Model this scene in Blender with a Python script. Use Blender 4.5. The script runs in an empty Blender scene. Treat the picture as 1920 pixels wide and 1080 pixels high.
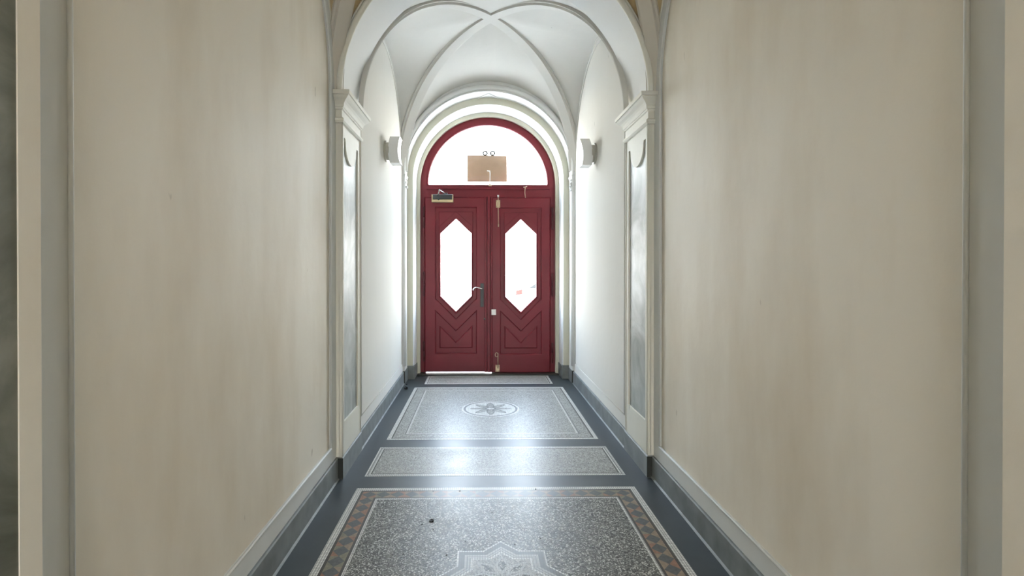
import bpy, bmesh, math, random
from mathutils import Vector, Matrix, geometry
R_ = random.Random(7)
sc = bpy.context.scene
C = sc.collection
PI = math.pi

# ------------------------------------------------------------------ camera
F_PX, YAW, PITCH, CAM_H = 960.0, 0.015, 0.0055, 1.35
VPX, VPY = 900.0, 500.0
ppx = VPX + F_PX*math.tan(YAW)
ppy = VPY + F_PX*math.tan(PITCH)
cd = bpy.data.cameras.new('camera'); cam = bpy.data.objects.new('camera', cd); C.objects.link(cam)
cd.sensor_width = 36; cd.lens = 36*F_PX/1920
cd.shift_x = (960-ppx)/1920; cd.shift_y = (ppy-540)/1920
cam.location = (0, 0, CAM_H); cam.rotation_euler = (PI/2-PITCH, 0, -YAW)
cd.clip_start = .02; cd.clip_end = 300
sc.camera = cam

# ------------------------------------------------------------------ light
sc.view_settings.view_transform = 'Standard'; sc.view_settings.look = 'None'
sc.view_settings.gamma = 1; sc.view_settings.exposure = 0.28
try: sc.view_settings.use_curve_mapping = False
except Exception: pass
W = bpy.data.worlds.new('sky'); sc.world = W; W.use_nodes = True
bg = W.node_tree.nodes['Background']
bg.inputs['Strength'].default_value = 31
_nt = W.node_tree
_tc = _nt.nodes.new('ShaderNodeTexCoord'); _sx = _nt.nodes.new('ShaderNodeSeparateXYZ'); _cr = _nt.nodes.new('ShaderNodeValToRGB')
_nt.links.new(_tc.outputs['Generated'], _sx.inputs[0]); _nt.links.new(_sx.outputs['Z'], _cr.inputs['Fac'])
_e = _cr.color_ramp.elements; _e[0].position = .0; _e[0].color = (.84, .81, .76, 1); _e[1].position = .6; _e[1].color = (.60, .76, 1.0, 1)
_q = _e.new(.18); _q.color = (.85, .88, .90, 1)
_nt.links.new(_cr.outputs['Color'], bg.inputs['Color'])
sd = bpy.data.lights.new('sun', 'SUN'); sd.energy = 60; sd.angle = .01; sd.color = (1, .95, .86)
so = bpy.data.objects.new('sun', sd); C.objects.link(so)
so.rotation_euler = Vector((-.55, .35, -.76)).to_track_quat('-Z', 'Y').to_euler()
def portal(name, x, y, z, w, h, rz):
    l = bpy.data.lights.new(name, 'AREA'); l.shape = 'RECTANGLE'; l.size = w; l.size_y = h
    l.cycles.is_portal = True
    o = bpy.data.objects.new(name, l); C.objects.link(o)
    o.location = (x, y, z); o.rotation_euler = (PI/2, 0, rz)
portal('fanlight_portal', .105, 6.62, 2.77, 1.6, .85, PI)
portal('left_pane_portal', -.30, 6.62, 1.37, .48, 1.25, PI)
portal('right_pane_portal', .52, 6.62, 1.37, .48, 1.25, PI)
portal('rear_portal', .1, -3.9, 1.05, .7, 2.1, 0)
bl = bpy.data.lights.new('rear_fill_light', 'POINT'); bl.energy = 7; bl.color = (1, .86, .66); bl.shadow_soft_size = .25  # added warm fill from behind the camera, no fixture belongs to it
bo = bpy.data.objects.new('rear_fill_light', bl); C.objects.link(bo); bo.location = (.1, -1.4, 2.7)

# ------------------------------------------------------------------ constants (metres; camera at X=0,Y=0)
XC = .1
PF = .98          # pilaster face half width
WN = 1.028        # near bay wall half width
WF = .995         # far bay wall half width
ZS = 2.455        # top of capitals = springing
Y1, Y2 = 3.27, 3.77      # far pilasters
YE = 5.92                # end wall face
YD = 6.45                # door face
N1, N2 = .50, 1.040      # near pilasters

# ------------------------------------------------------------------ materials
MATS = {}
def nmat(name):
    m = bpy.data.materials.new(name); m.use_nodes = True
    nt = m.node_tree; b = nt.nodes['Principled BSDF']; return m, nt, b
def N(nt, t, **kw):
    n = nt.nodes.new(t)
    for k, v in kw.items():
        if k in n.inputs.keys(): n.inputs[k].default_value = v
        else: setattr(n, k, v)
    return n
def simple(name, col, rough=.5, metal=0, spec=.5, bump=0, bscale=60, var=0, vscale=6):
    m, nt, b = nmat(name)
    b.inputs['Base Color'].default_value = (*col, 1); b.inputs['Roughness'].default_value = rough
    b.inputs['Metallic'].default_value = metal; b.inputs['Specular IOR Level'].default_value = spec
    tc = N(nt, 'ShaderNodeTexCoord')
    if var:
        n = N(nt, 'ShaderNodeTexNoise', Scale=vscale, Detail=6.0); nt.links.new(tc.outputs['Object'], n.inputs['Vector'])
        r = N(nt, 'ShaderNodeValToRGB'); r.color_ramp.elements[0].position = .3; r.color_ramp.elements[1].position = .7
        r.color_ramp.elements[0].color = (*[c*(1-var) for c in col], 1); r.color_ramp.elements[1].color = (*[min(1, c*(1+var*.5)) for c in col], 1)
        nt.links.new(n.outputs['Fac'], r.inputs['Fac']); nt.links.new(r.outputs['Color'], b.inputs['Base Color'])
    if bump:
        n2 = N(nt, 'ShaderNodeTexNoise', Scale=bscale, Detail=4.0); nt.links.new(tc.outputs['Object'], n2.inputs['Vector'])
        bp = N(nt, 'ShaderNodeBump', Strength=bump, Distance=.01); nt.links.new(n2.outputs['Fac'], bp.inputs['Height'])
        nt.links.new(bp.outputs['Normal'], b.inputs['Normal'])
    MATS[name] = m; return m

def wall_paint(name, col, stain, amount=.5, rough=.62, spec=.3):
    """limewash with soft vertical blotches, stains and a few chips"""
    m, nt, b = nmat(name); L = nt.links.new
    tc = N(nt, 'ShaderNodeTexCoord')
    mp = N(nt, 'ShaderNodeMapping'); mp.inputs['Scale'].default_value = (1, 1, .35); L(tc.outputs['Object'], mp.inputs['Vector'])
    n1 = N(nt, 'ShaderNodeTexNoise', Scale=1.6, Detail=7.0, Roughness=.55); L(mp.outputs['Vector'], n1.inputs['Vector'])
    r1 = N(nt, 'ShaderNodeValToRGB'); r1.color_ramp.elements[0].position = .45; r1.color_ramp.elements[1].position = .72
    L(n1.outputs['Fac'], r1.inputs['Fac'])
    mx = N(nt, 'ShaderNodeMix', data_type='RGBA'); mx.inputs[6].default_value = (*col, 1); mx.inputs[7].default_value = (*stain, 1)
    mul = N(nt, 'ShaderNodeMath', operation='MULTIPLY'); mul.inputs[1].default_value = amount
    L(r1.outputs['Color'], mul.inputs[0]); L(mul.outputs[0], mx.inputs[0])
    # small dark scuffs
    n3 = N(nt, 'ShaderNodeTexNoise', Scale=14.0, Detail=2.0); L(mp.outputs['Vector'], n3.inputs['Vector'])
    r3 = N(nt, 'ShaderNodeValToRGB'); r3.color_ramp.elements[0].position = .775; r3.color_ramp.elements[1].position = .80
    L(n3.outputs['Fac'], r3.inputs['Fac'])
    mx2 = N(nt, 'ShaderNodeMix', data_type='RGBA'); mx2.inputs[7].default_value = (*[c*.6 for c in stain], 1)
    L(mx.outputs[2], mx2.inputs[6])
    mm = N(nt, 'ShaderNodeMath', operation='MULTIPLY'); mm.inputs[1].default_value = .6
    L(r3.outputs['Color'], mm.inputs[0]); L(mm.outputs[0], mx2.inputs[0])
    L(mx2.outputs[2], b.inputs['Base Color'])
    b.inputs['Roughness'].default_value = rough; b.inputs['Specular IOR Level'].default_value = spec
    n4 = N(nt, 'ShaderNodeTexNoise', Scale=9.0, Detail=8.0); L(tc.outputs['Object'], n4.inputs['Vector'])
    bp = N(nt, 'ShaderNodeBump', Strength=.12, Distance=.02); L(n4.outputs['Fac'], bp.inputs['Height']); L(bp.outputs['Normal'], b.inputs['Normal'])
    MATS[name] = m; return m

def terrazzo(name, dark, mid, light, scale=150, rough=.34):
    m, nt, b = nmat(name); L = nt.links.new
    tc = N(nt, 'ShaderNodeTexCoord')
    v = N(nt, 'ShaderNodeTexVoronoi', Scale=scale, Randomness=1.0); L(tc.outputs['Object'], v.inputs['Vector'])
    sp = N(nt, 'ShaderNodeSeparateColor'); L(v.outputs['Color'], sp.inputs['Color'])
    r = N(nt, 'ShaderNodeValToRGB'); r.color_ramp.interpolation = 'CONSTANT'
    e = r.color_ramp.elements; e[0].position = 0; e[0].color = (*dark, 1); e[1].position = .3; e[1].color = (*mid, 1)
    for p, c in ((.55, tuple(x*1.3 for x in mid)), (.8, light), (.97, tuple(x*.35 for x in dark))):
        q = e.new(p); q.color = (*c, 1)
    L(sp.outputs[0], r.inputs['Fac']); L(r.outputs['Color'], b.inputs['Base Color'])
    n = N(nt, 'ShaderNodeTexNoise', Scale=5.0, Detail=5.0); L(tc.outputs['Object'], n.inputs['Vector'])
    mr = N(nt, 'ShaderNodeMapRange'); mr.inputs['To Min'].default_value = rough-.08; mr.inputs['To Max'].default_value = rough+.1
    L(n.outputs['Fac'], mr.inputs['Value']); L(mr.outputs[0], b.inputs['Roughness']); b.inputs['Specular IOR Level'].default_value = .36
    MATS[name] = m; return m

def tesserae(name, c1, c2, mortar, size=.012, rough=.38):
    m, nt, b = nmat(name); L = nt.links.new
    tc = N(nt, 'ShaderNodeTexCoord')
    br = N(nt, 'ShaderNodeTexBrick'); br.offset = 0; br.squash = 1
    br.inputs['Color1'].default_value = (*c1, 1); br.inputs['Color2'].default_value = (*c2, 1); br.inputs['Mortar'].default_value = (*mortar, 1)
    br.inputs['Scale'].default_value = 1; br.inputs['Brick Width'].default_value = size; br.inputs['Row Height'].default_value = size
    br.inputs['Mortar Size'].default_value = size*.13
    L(tc.outputs['Object'], br.inputs['Vector']); L(br.outputs['Color'], b.inputs['Base Color'])
    b.inputs['Roughness'].default_value = rough; b.inputs['Specular IOR Level'].default_value = .36
    MATS[name] = m; return m

def gloss_floor(name, col, r0, r1):
    m, nt, b = nmat(name); L = nt.links.new
    tc = N(nt, 'ShaderNodeTexCoord')
    n = N(nt, 'ShaderNodeTexNoise', Scale=4.0, Detail=7.0, Roughness=.6); L(tc.outputs['Object'], n.inputs['Vector'])
    mr = N(nt, 'ShaderNodeMapRange'); mr.inputs['To Min'].default_value = r0; mr.inputs['To Max'].default_value = r1
    L(n.outputs['Fac'], mr.inputs['Value']); L(mr.outputs[0], b.inputs['Roughness'])
    r = N(nt, 'ShaderNodeValToRGB'); r.color_ramp.elements[0].position = .35; r.color_ramp.elements[1].position = .75
    r.color_ramp.elements[0].color = (*[c*.85 for c in col], 1); r.color_ramp.elements[1].color = (*[c*1.25 for c in col], 1)
    L(n.outputs['Fac'], r.inputs['Fac']); L(r.outputs['Color'], b.inputs['Base Color']); b.inputs['Specular IOR Level'].default_value = .36
    MATS[name] = m; return m

wall_paint('beige', (.80, .745, .64), (.58, .48, .34), .7)
wall_paint('cream', (.645, .62, .565), (.60, .57, .50), .35, .95, .08)
wall_paint('cream_light', (.68, .66, .61), (.62, .60, .54), .3, .9, .1)
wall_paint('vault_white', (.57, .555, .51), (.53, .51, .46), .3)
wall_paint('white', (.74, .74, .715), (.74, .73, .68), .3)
wall_paint('band', (.66, .665, .635), (.54, .53, .48), .4)
wall_paint('ivory', (.74, .72, .63), (.62, .58, .47), .4)
wall_paint('ochre', (.52, .40, .22), (.42, .32, .18), .5)
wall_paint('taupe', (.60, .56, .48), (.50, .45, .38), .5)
wall_paint('jamb', (.62, .61, .50), (.50, .46, .34), .5)
gloss_floor('floor_grey', (.046, .056, .060), .32, .46)
simple('base_shade', (.022, .025, .020), .5)  # shade of the camera-facing base fronts, painted as a dark coat
simple('base_grey', (.20, .215, .21), .5, spec=.3, var=.25, vscale=9, bump=.05, bscale=30)
terrazzo('terrazzo', (.035, .033, .026), (.13, .127, .11), (.52, .51, .46), scale=185, rough=.40)
terrazzo('terrazzo_pale', (.17, .165, .145), (.27, .265, .24), (.46, .455, .42), scale=180, rough=.40)
tesserae('tess_white', (.80, .79, .74), (.62, .62, .58), (.22, .22, .20))
tesserae('tess_dark', (.055, .05, .038), (.08, .072, .055), (.04, .035, .03))
tesserae('tess_grey', (.13, .135, .13), (.17, .17, .16), (.10, .10, .09))
tesserae('tess_pale', (.52, .515, .48), (.42, .42, .39), (.27, .27, .25))
simple('dia_dark', (.085, .085, .08), .4, var=.3, vscale=60)
simple('dia_orange', (.28, .14, .08), .4, var=.3, vscale=60)
simple('dia_tan', (.27, .20, .13), .4, var=.3, vscale=60)
simple('dia_olive', (.20, .185, .12), .4, var=.3, vscale=60)
simple('red', (.165, .012, .021), .38, spec=.32, bump=.04, bscale=25, var=.12, vscale=3)
simple('red_dark', (.085, .014, .018), .45, var=.2, vscale=5)
simple('brass', (.50, .42, .27), .3, metal=1)
simple('steel', (.75, .75, .74), .25, metal=1)
simple('dark_metal', (.03, .032, .034), .4)
simple('ring_iron', (.004, .004, .004), .8, spec=.05)
simple('alu', (.8, .8, .8), .35, metal=.8)
simple('wax_metal', (.55, .42, .30), .45, metal=.7)
simple('tan_board', (.50, .33, .225), .6, var=.06, vscale=12)
simple('opal', (.80, .79, .76), .35)
simple('lamp_base', (.42, .40, .33), .45)
simple('white_plastic', (.8, .77, .74), .4)
simple('dirt', (.015, .014, .013), .7)
simple('threshold', (.035, .034, .028), .5, var=.3, vscale=20)
simple('shadow_gap', (.02, .02, .018), .8)
simple('pavement', (.45, .44, .42), .9, var=.15, vscale=2)
simple('car_paint', (.7, .7, .7), .3)
simple('car_glass', (.008, .009, .010), .2, spec=.25)
simple('car_red', (.30, .008, .006), .4, spec=.2)
simple('rubber', (.02, .02, .02), .8)
# marble
def marble(name, c0, c1, c2):
    m, nt, b = nmat(name); L = nt.links.new
    tc = N(nt, 'ShaderNodeTexCoord'); n = N(nt, 'ShaderNodeTexNoise', Scale=2.6, Detail=9.0, Roughness=.6, Distortion=1.6)
    L(tc.outputs['Object'], n.inputs['Vector']); r = N(nt, 'ShaderNodeValToRGB'); e = r.color_ramp.elements
    e[0].position = .32; e[0].color = (*c0, 1); e[1].position = .7; e[1].color = (*c2, 1)
    q = e.new(.5); q.color = (*c1, 1)
    L(n.outputs['Fac'], r.inputs['Fac']); L(r.outputs['Color'], b.inputs['Base Color']); b.inputs['Roughness'].default_value = .5
    b.inputs['Specular IOR Level'].default_value = .3; MATS[name] = m
marble('marble', (.26, .275, .25), (.40, .42, .395), (.60, .62, .60))
marble('marble_dark', (.10, .105, .075), (.17, .175, .14), (.27, .27, .23))
# glass: clear pane that lets daylight through
m = bpy.data.materials.new('glass'); m.use_nodes = True; nt = m.node_tree; nt.nodes.clear(); L = nt.links.new
o = nt.nodes.new('ShaderNodeOutputMaterial'); mx = nt.nodes.new('ShaderNodeMixShader'); mx.inputs[0].default_value = .06
t = nt.nodes.new('ShaderNodeBsdfTransparent'); t.inputs[0].default_value = (.95, .98, .97, 1)
g = nt.nodes.new('ShaderNodeBsdfGlossy'); g.inputs['Roughness'].default_value = .02
L(t.outputs[0], mx.inputs[1]); L(g.outputs[0], mx.inputs[2]); L(mx.outputs[0], o.inputs[0]); MATS['glass'] = m

# ------------------------------------------------------------------ helpers
class MB:
    """collects polygons, links them as one mesh object"""
    def __init__(s): s.v = []; s.f = []; s.mi = []; s.mats = []; s.sm = []
    def mat(s, m):
        if m not in s.mats: s.mats.append(m)
        return s.mats.index(m)
    def add(s, vs, fs, m, smooth=False):
        k = len(s.v); s.v += [tuple(p) for p in vs]; i = s.mat(m)
        for f in fs: s.f.append([k+a for a in f]); s.mi.append(i); s.sm.append(smooth)
    def box(s, x0, x1, y0, y1, z0, z1, m):
        vs = [(x, y, z) for x in (x0, x1) for y in (y0, y1) for z in (z0, z1)]
        s.add(vs, [(0, 1, 3, 2), (4, 6, 7, 5), (0, 4, 5, 1), (2, 3, 7, 6), (0, 2, 6, 4), (1, 5, 7, 3)], m)
    def tube(s, pts, r, m, n=10, closed=False, caps=True):
        P = [Vector(p) for p in pts]; K = len(P); vs = []; fs = []
        rr = r if isinstance(r, (list, tuple)) else [r]*K
        up = None
        for i, p in enumerate(P):
            if closed: t = P[(i+1) % K]-P[i-1]
            else: t = P[min(i+1, K-1)]-P[max(i-1, 0)]
            t.normalize()
            if up is None: up = t.orthogonal().normalized()
            up = (up-t*up.dot(t)).normalized(); sd = t.cross(up)
            for j in range(n):
                a = 2*PI*j/n; vs.append(p+(up*math.cos(a)+sd*math.sin(a))*rr[i])
        for i in range(K if closed else K-1):
            i2 = (i+1) % K
            for j in range(n): fs.append((i*n+j, i*n+(j+1) % n, i2*n+(j+1) % n, i2*n+j))
        if not closed and caps: fs += [tuple(range(n))[::-1], tuple((K-1)*n+j for j in range(n))]
        s.add(vs, fs, m, True)
    def sweep(s, rows, m, closed=False, smooth=False):
        """rows: list of point lists of equal length -> quad strip"""
        n = len(rows[0]); vs = [p for r in rows for p in r]; fs = []
        K = len(rows)
        for i in range(K if closed else K-1):
            i2 = (i+1) % K
            for j in range(n-1): fs.append((i*n+j, i*n+j+1, i2*n+j+1, i2*n+j))
        s.add(vs, fs, m, smooth)
    def build(s, name, parent=None, origin=None, bevel=0, smooth_angle=None):
        me = bpy.data.meshes.new(name)
        o_ = Vector(origin) if origin else Vector((0, 0, 0))
        me.from_pydata([Vector(p)-o_ for p in s.v], [], s.f)
        for mm in s.mats: me.materials.append(MATS[mm])
        for p, i, q in zip(me.polygons, s.mi, s.sm): p.material_index = i; p.use_smooth = q
        bm = bmesh.new(); bm.from_mesh(me); bmesh.ops.recalc_face_normals(bm, faces=bm.faces)
        bm.to_mesh(me); bm.free(); me.update()
        o = bpy.data.objects.new(name, me); C.objects.link(o); o.location = o_
        if parent is not None:
            o.parent = parent; o.matrix_parent_inverse = Matrix.Identity(4)
            pl = Vector((0, 0, 0)); q = parent
            while q is not None: pl += Vector(q.location); q = q.parent
            o.location = o_-pl
        if bevel:
            bv = o.modifiers.new('bevel', 'BEVEL'); bv.width = bevel; bv.segments = 2; bv.limit_method = 'ANGLE'; bv.angle_limit = .6
        return o

def empty(name, loc):
    o = bpy.data.objects.new(name, None); C.objects.link(o); o.location = loc; o.empty_display_size = .1; return o
def tag(o, label, cat=None, group=None, kind=None):
    o['label'] = label
    if cat: o['category'] = cat
    if group: o['group'] = group
    if kind: o['kind'] = kind
    return o
def struct(o, label, cat): return tag(o, label, cat, kind='structure')

def offset(poly, d):
    """move polygon edges inward by d (CCW or CW handled)"""
    A = sum(poly[i][0]*poly[(i+1) % len(poly)][1]-poly[(i+1) % len(poly)][0]*poly[i][1] for i in range(len(poly)))
    sg = 1 if A > 0 else -1; out = []; n = len(poly)
    for i in range(n):
        p0 = Vector(poly[i-1]); p1 = Vector(poly[i]); p2 = Vector(poly[(i+1) % n])
        d1 = (p1-p0).normalized(); d2 = (p2-p1).normalized()
        n1 = Vector((-d1.y, d1.x))*sg; n2 = Vector((-d2.y, d2.x))*sg
        k = 1+n1.dot(n2); mtr = (n1+n2)/max(k, .2); out.append(tuple(p1+mtr*d))
    return out
def prism(mb, outer, holes, yf, yb, ch, m, fr=lambda x, z, y: (x, y, z)):
    """plate in the X-Z plane, front at yf with chamfered edges, back at yb, through-holes"""
    fo = offset(outer, ch) if ch else outer
    fh = [offset(h, -ch) if ch else h for h in holes]
    loops = [[Vector((a, b, 0)) for a, b in fo]]+[[Vector((a, b, 0)) for a, b in h] for h in fh]
    flat = [p for l in loops for p in l]; tris = geometry.tessellate_polygon(loops)
    mb.add([fr(p.x, p.y, yf) for p in flat], tris, m)
    for a, b_ in [(fo, outer)]+list(zip(fh, holes)):
        n = len(a); rows = [a, b_, b_]; ys = [yf, yf+ch, yb]
        if not ch: rows = [a, b_]; ys = [yf, yb]
        vs = [fr(p[0], p[1], y) for r_, y in zip(rows, ys) for p in r_]; fs = []
        for k in range(len(rows)-1):
            for i in range(n): fs.append((k*n+i, k*n+(i+1) % n, (k+1)*n+(i+1) % n, (k+1)*n+i))
        mb.add(vs, fs, m)
def rect(x0, x1, z0, z1): return [(x0, z0), (x1, z0), (x1, z1), (x0, z1)]

# ================================================================== FLOOR
mb = MB(); mb.add([(XC-1.04, -4, 0), (XC+1.04, -4, 0), (XC+1.04, 6.62, 0), (XC-1.04, 6.62, 0)], [(0, 1, 2, 3)], 'floor_grey')
mb.add([(XC-1.04, -4, -.2), (XC+1.04, -4, -.2), (XC+1.04, 6.62, -.2), (XC-1.04, 6.62, -.2)], [(0, 1, 2, 3)], 'floor_grey')
floor = struct(mb.build('floor'), 'glossy dark grey painted floor with inlaid mosaic panels', 'floor')

def ring_rect(mb, x0, x1, y0, y1, w, z, m):
    a = [(x0, y0), (x1, y0), (x1, y1), (x0, y1)]; b = [(x0+w, y0+w), (x1-w, y0+w), (x1-w, y1-w), (x0+w, y1-w)]
    vs = [(*p, z) for p in a+b]; mb.add(vs, [(i, (i+1) % 4, 4+(i+1) % 4, 4+i) for i in range(4)], m)
    return x0+w, x1-w, y0+w, y1-w
def fill(mb, x0, x1, y0, y1, z, m): mb.add([(x0, y0, z), (x1, y0, z), (x1, y1, z), (x0, y1, z)], [(0, 1, 2, 3)], m)
ZI = .0008
def edge_skirt(mb, x0, x1, y0, y1, m):
    a = [(x0, y0), (x1, y0), (x1, y1), (x0, y1)]
    vs = [(*p, ZI) for p in a]+[(*p, 0) for p in a]; mb.add(vs, [(i, (i+1) % 4, 4+(i+1) % 4, 4+i) for i in range(4)], m)

def diamond_band(mb, x0, x1, y0, y1, w, z):
    """running band of dark lozenges with coloured triangles between them"""
    cols = ['dia_orange', 'dia_tan', 'dia_tan', 'dia_olive', 'dia_orange', 'dia_tan']
    def run(p, d, nrm, length):
        k = max(1, round(length/.086)); s = length/k
        for i in range(k):
            a = [p[j]+d[j]*s*i for j in range(2)]; P = lambda u, v: (a[0]+d[0]*s*u+nrm[0]*w*v, a[1]+d[1]*s*u+nrm[1]*w*v, z)
            vs = [P(0, 0), P(1, 0), P(1, 1), P(0, 1), P(.5, 0), P(1, .5), P(.5, 1), P(0, .5)]
            mb.add(vs, [(4, 5, 6, 7)], 'dia_dark')
            for tri in ((0, 4, 7), (4, 1, 5), (5, 2, 6), (7, 6, 3)): mb.add(vs, [tri], R_.choice(cols))
    run((x0, y0), (1, 0), (0, 1), x1-x0); run((x0, y1-w), (1, 0), (0, 1), x1-x0)
    run((x0, y0+w), (0, 1), (1, 0), y1-y0-2*w); run((x1-w, y0+w), (0, 1), (1, 0), y1-y0-2*w)

# panel nearest the camera (star)
mb = MB(); r0 = (XC-.848, XC+.848, 1.31, 3.123)
edge_skirt(mb, *r0, 'tess_white')
r = ring_rect(mb, *r0, .036, ZI, 'tess_white'); r = ring_rect(mb, *r, .014, ZI, 'tess_dark')
diamond_band(mb, *r, .078, ZI); r = (r[0]+.078, r[1]-.078, r[2]+.078, r[3]-.078)
r = ring_rect(mb, *r, .013, ZI, 'tess_dark'); r = ring_rect(mb, *r, .013, ZI, 'tess_white')
fill(mb, *r, ZI, 'terrazzo')
p1 = mb.build('mosaic_panel', floor); p1['label'] = 'large terrazzo panel with lozenge border and an eight-pointed star'
mb = MB()
SC = (XC, 2.217)
def octagram(R):
    q = R/math.sqrt(2); k = R-q  # square half-side q; diamond reach R
    pts = []
    for i in range(4):
        a = i*PI/2; c, s = math.cos(a), math.sin(a)
        for (x, y) in ((R, 0), (q, k), (q, q), (k, q)): pts.append((SC[0]+x*c-y*s, SC[1]+x*s+y*c))
    return pts
def oct_ring(mb, Ra, Rb, z, m):
    a, b = octagram(Ra), octagram(Rb); n = 16
    mb.add([(*p, z) for p in a+b], [(i, (i+1) % n, n+(i+1) % n, n+i) for i in range(n)], m)
z = ZI+.0004
for Ra, Rb, mm in ((.292, .280, 'tess_white'), (.280, .242, 'tess_grey'), (.242, .226, 'tess_pale'), (.226, .221, 'tess_grey'),
                   (.221, .207, 'tess_pale'), (.207, .202, 'tess_grey'), (.202, .186, 'tess_white')): oct_ring(mb, Ra, Rb, z, mm)
pts = octagram(.186); mb.add([(*SC, z)]+[(*p, z) for p in pts], [(0, 1+i, 1+(i+1) % 16) for i in range(16)], 'terrazzo_pale')
for i in range(8):   # small lozenge leaves inside the star
    a = i*PI/4; c, s = math.cos(a), math.sin(a)
    def T(x, y): return (SC[0]+x*c-y*s, SC[1]+x*s+y*c, z+.0004)
    mb.add([T(.02, 0), T(.085, .034), T(.165, 0), T(.085, -.034)], [(0, 1, 2, 3)], 'tess_pale')
    def T2(x, y): return (SC[0]+x*c-y*s, SC[1]+x*s+y*c, z+.0008)
    mb.add([T2(.045, 0), T2(.085, .021), T2(.14, 0), T2(.085, -.021)], [(0, 1, 2, 3)], 'terrazzo')
st = mb.build('star_motif', p1)

# second panel (plain strip under the arch)
mb = MB(); r0 = (XC-.843, XC+.843, 3.298, 3.825); edge_skirt(mb, *r0, 'tess_white')
r = ring_rect(mb, *r0, .013, ZI, 'tess_white'); r = ring_rect(mb, *r, .006, ZI, 'tess_grey'); r = ring_rect(mb, *r, .013, ZI, 'tess_white'); r = ring_rect(mb, *r, .008, ZI, 'tess_dark')
fill(mb, *r, ZI, 'terrazzo_pale'); p2 = mb.build('mosaic_panel', floor); p2['label'] = 'narrow terrazzo strip with white border under the arch'
# third panel (rosette)
mb = MB(); r0 = (XC-.828, XC+.828, 3.992, 5.72); edge_skirt(mb, *r0, 'tess_white')
r = ring_rect(mb, *r0, .030, ZI, 'tess_white'); r = ring_rect(mb, *r, .011, ZI, 'tess_dark'); r = ring_rect(mb, *r, .082, ZI, 'terrazzo_pale')
r = ring_rect(mb, *r, .009, ZI, 'tess_grey'); r = ring_rect(mb, *r, .014, ZI, 'tess_white'); fill(mb, *r, ZI, 'terrazzo_pale')
p3 = mb.build('mosaic_panel', floor); p3['label'] = 'square terrazzo panel with a round flower rosette'
mb = MB(); RC = (XC, 4.857); z = ZI+.0004
def disc(mb, R0, R1, z, m, n=64):
    if R1 <= 0: mb.add([(*RC, z)]+[(RC[0]+R0*math.cos(2*PI*i/n), RC[1]+R0*math.sin(2*PI*i/n), z) for i in range(n)], [(0, 1+i, 1+(i+1) % n) for i in range(n)], m)
    else: mb.add([(RC[0]+q*math.cos(2*PI*i/n), RC[1]+q*math.sin(2*PI*i/n), z) for q in (R0, R1) for i in range(n)], [(i, (i+1) % n, n+(i+1) % n, n+i) for i in range(n)], m)
disc(mb, .274, .256, z, 'tess_white'); disc(mb, .256, .236, z, 'tess_grey'); disc(mb, .236, 0, z, 'tess_white')
for i in range(8):
    a = i*PI/4; w = .036 if i % 2 == 0 and i % 4 == 2 else (.022 if i % 4 == 0 else .032)
    def leaf(k, zz, m):
        pts = []
        for j in range(24):
            t = 2*PI*j/24; u = .115+math.cos(t)*.085*k; v = math.sin(t)*(w*k)*(1-.25*math.cos(t))
            pts.append((RC[0]+u*math.cos(a)-v*math.sin(a), RC[1]+u*math.sin(a)+v*math.cos(a), zz))
        mb.add(pts, [tuple(range(24))], m)
    leaf(1.0, z+.0003+.00002*i, 'tess_grey'); leaf(.78, z+.0006+.00002*i, 'terrazzo_pale')
disc(mb, .030, 0, z+.001, 'tess_white', 24)
mb.build('rosette', p3)
# fourth panel by the door
mb = MB(); r0 = (XC-.74, XC+.74, 5.885, 6.325); edge_skirt(mb, *r0, 'tess_white')
r = ring_rect(mb, *r0, .026, ZI, 'tess_white'); r = ring_rect(mb, *r, .010, ZI, 'tess_dark'); r = ring_rect(mb, *r, .008, ZI, 'tess_white')
fill(mb, *r, ZI, 'terrazzo_pale'); p4 = mb.build('mosaic_panel', floor); p4['label'] = 'narrow terrazzo strip with white border in front of the door'

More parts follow.
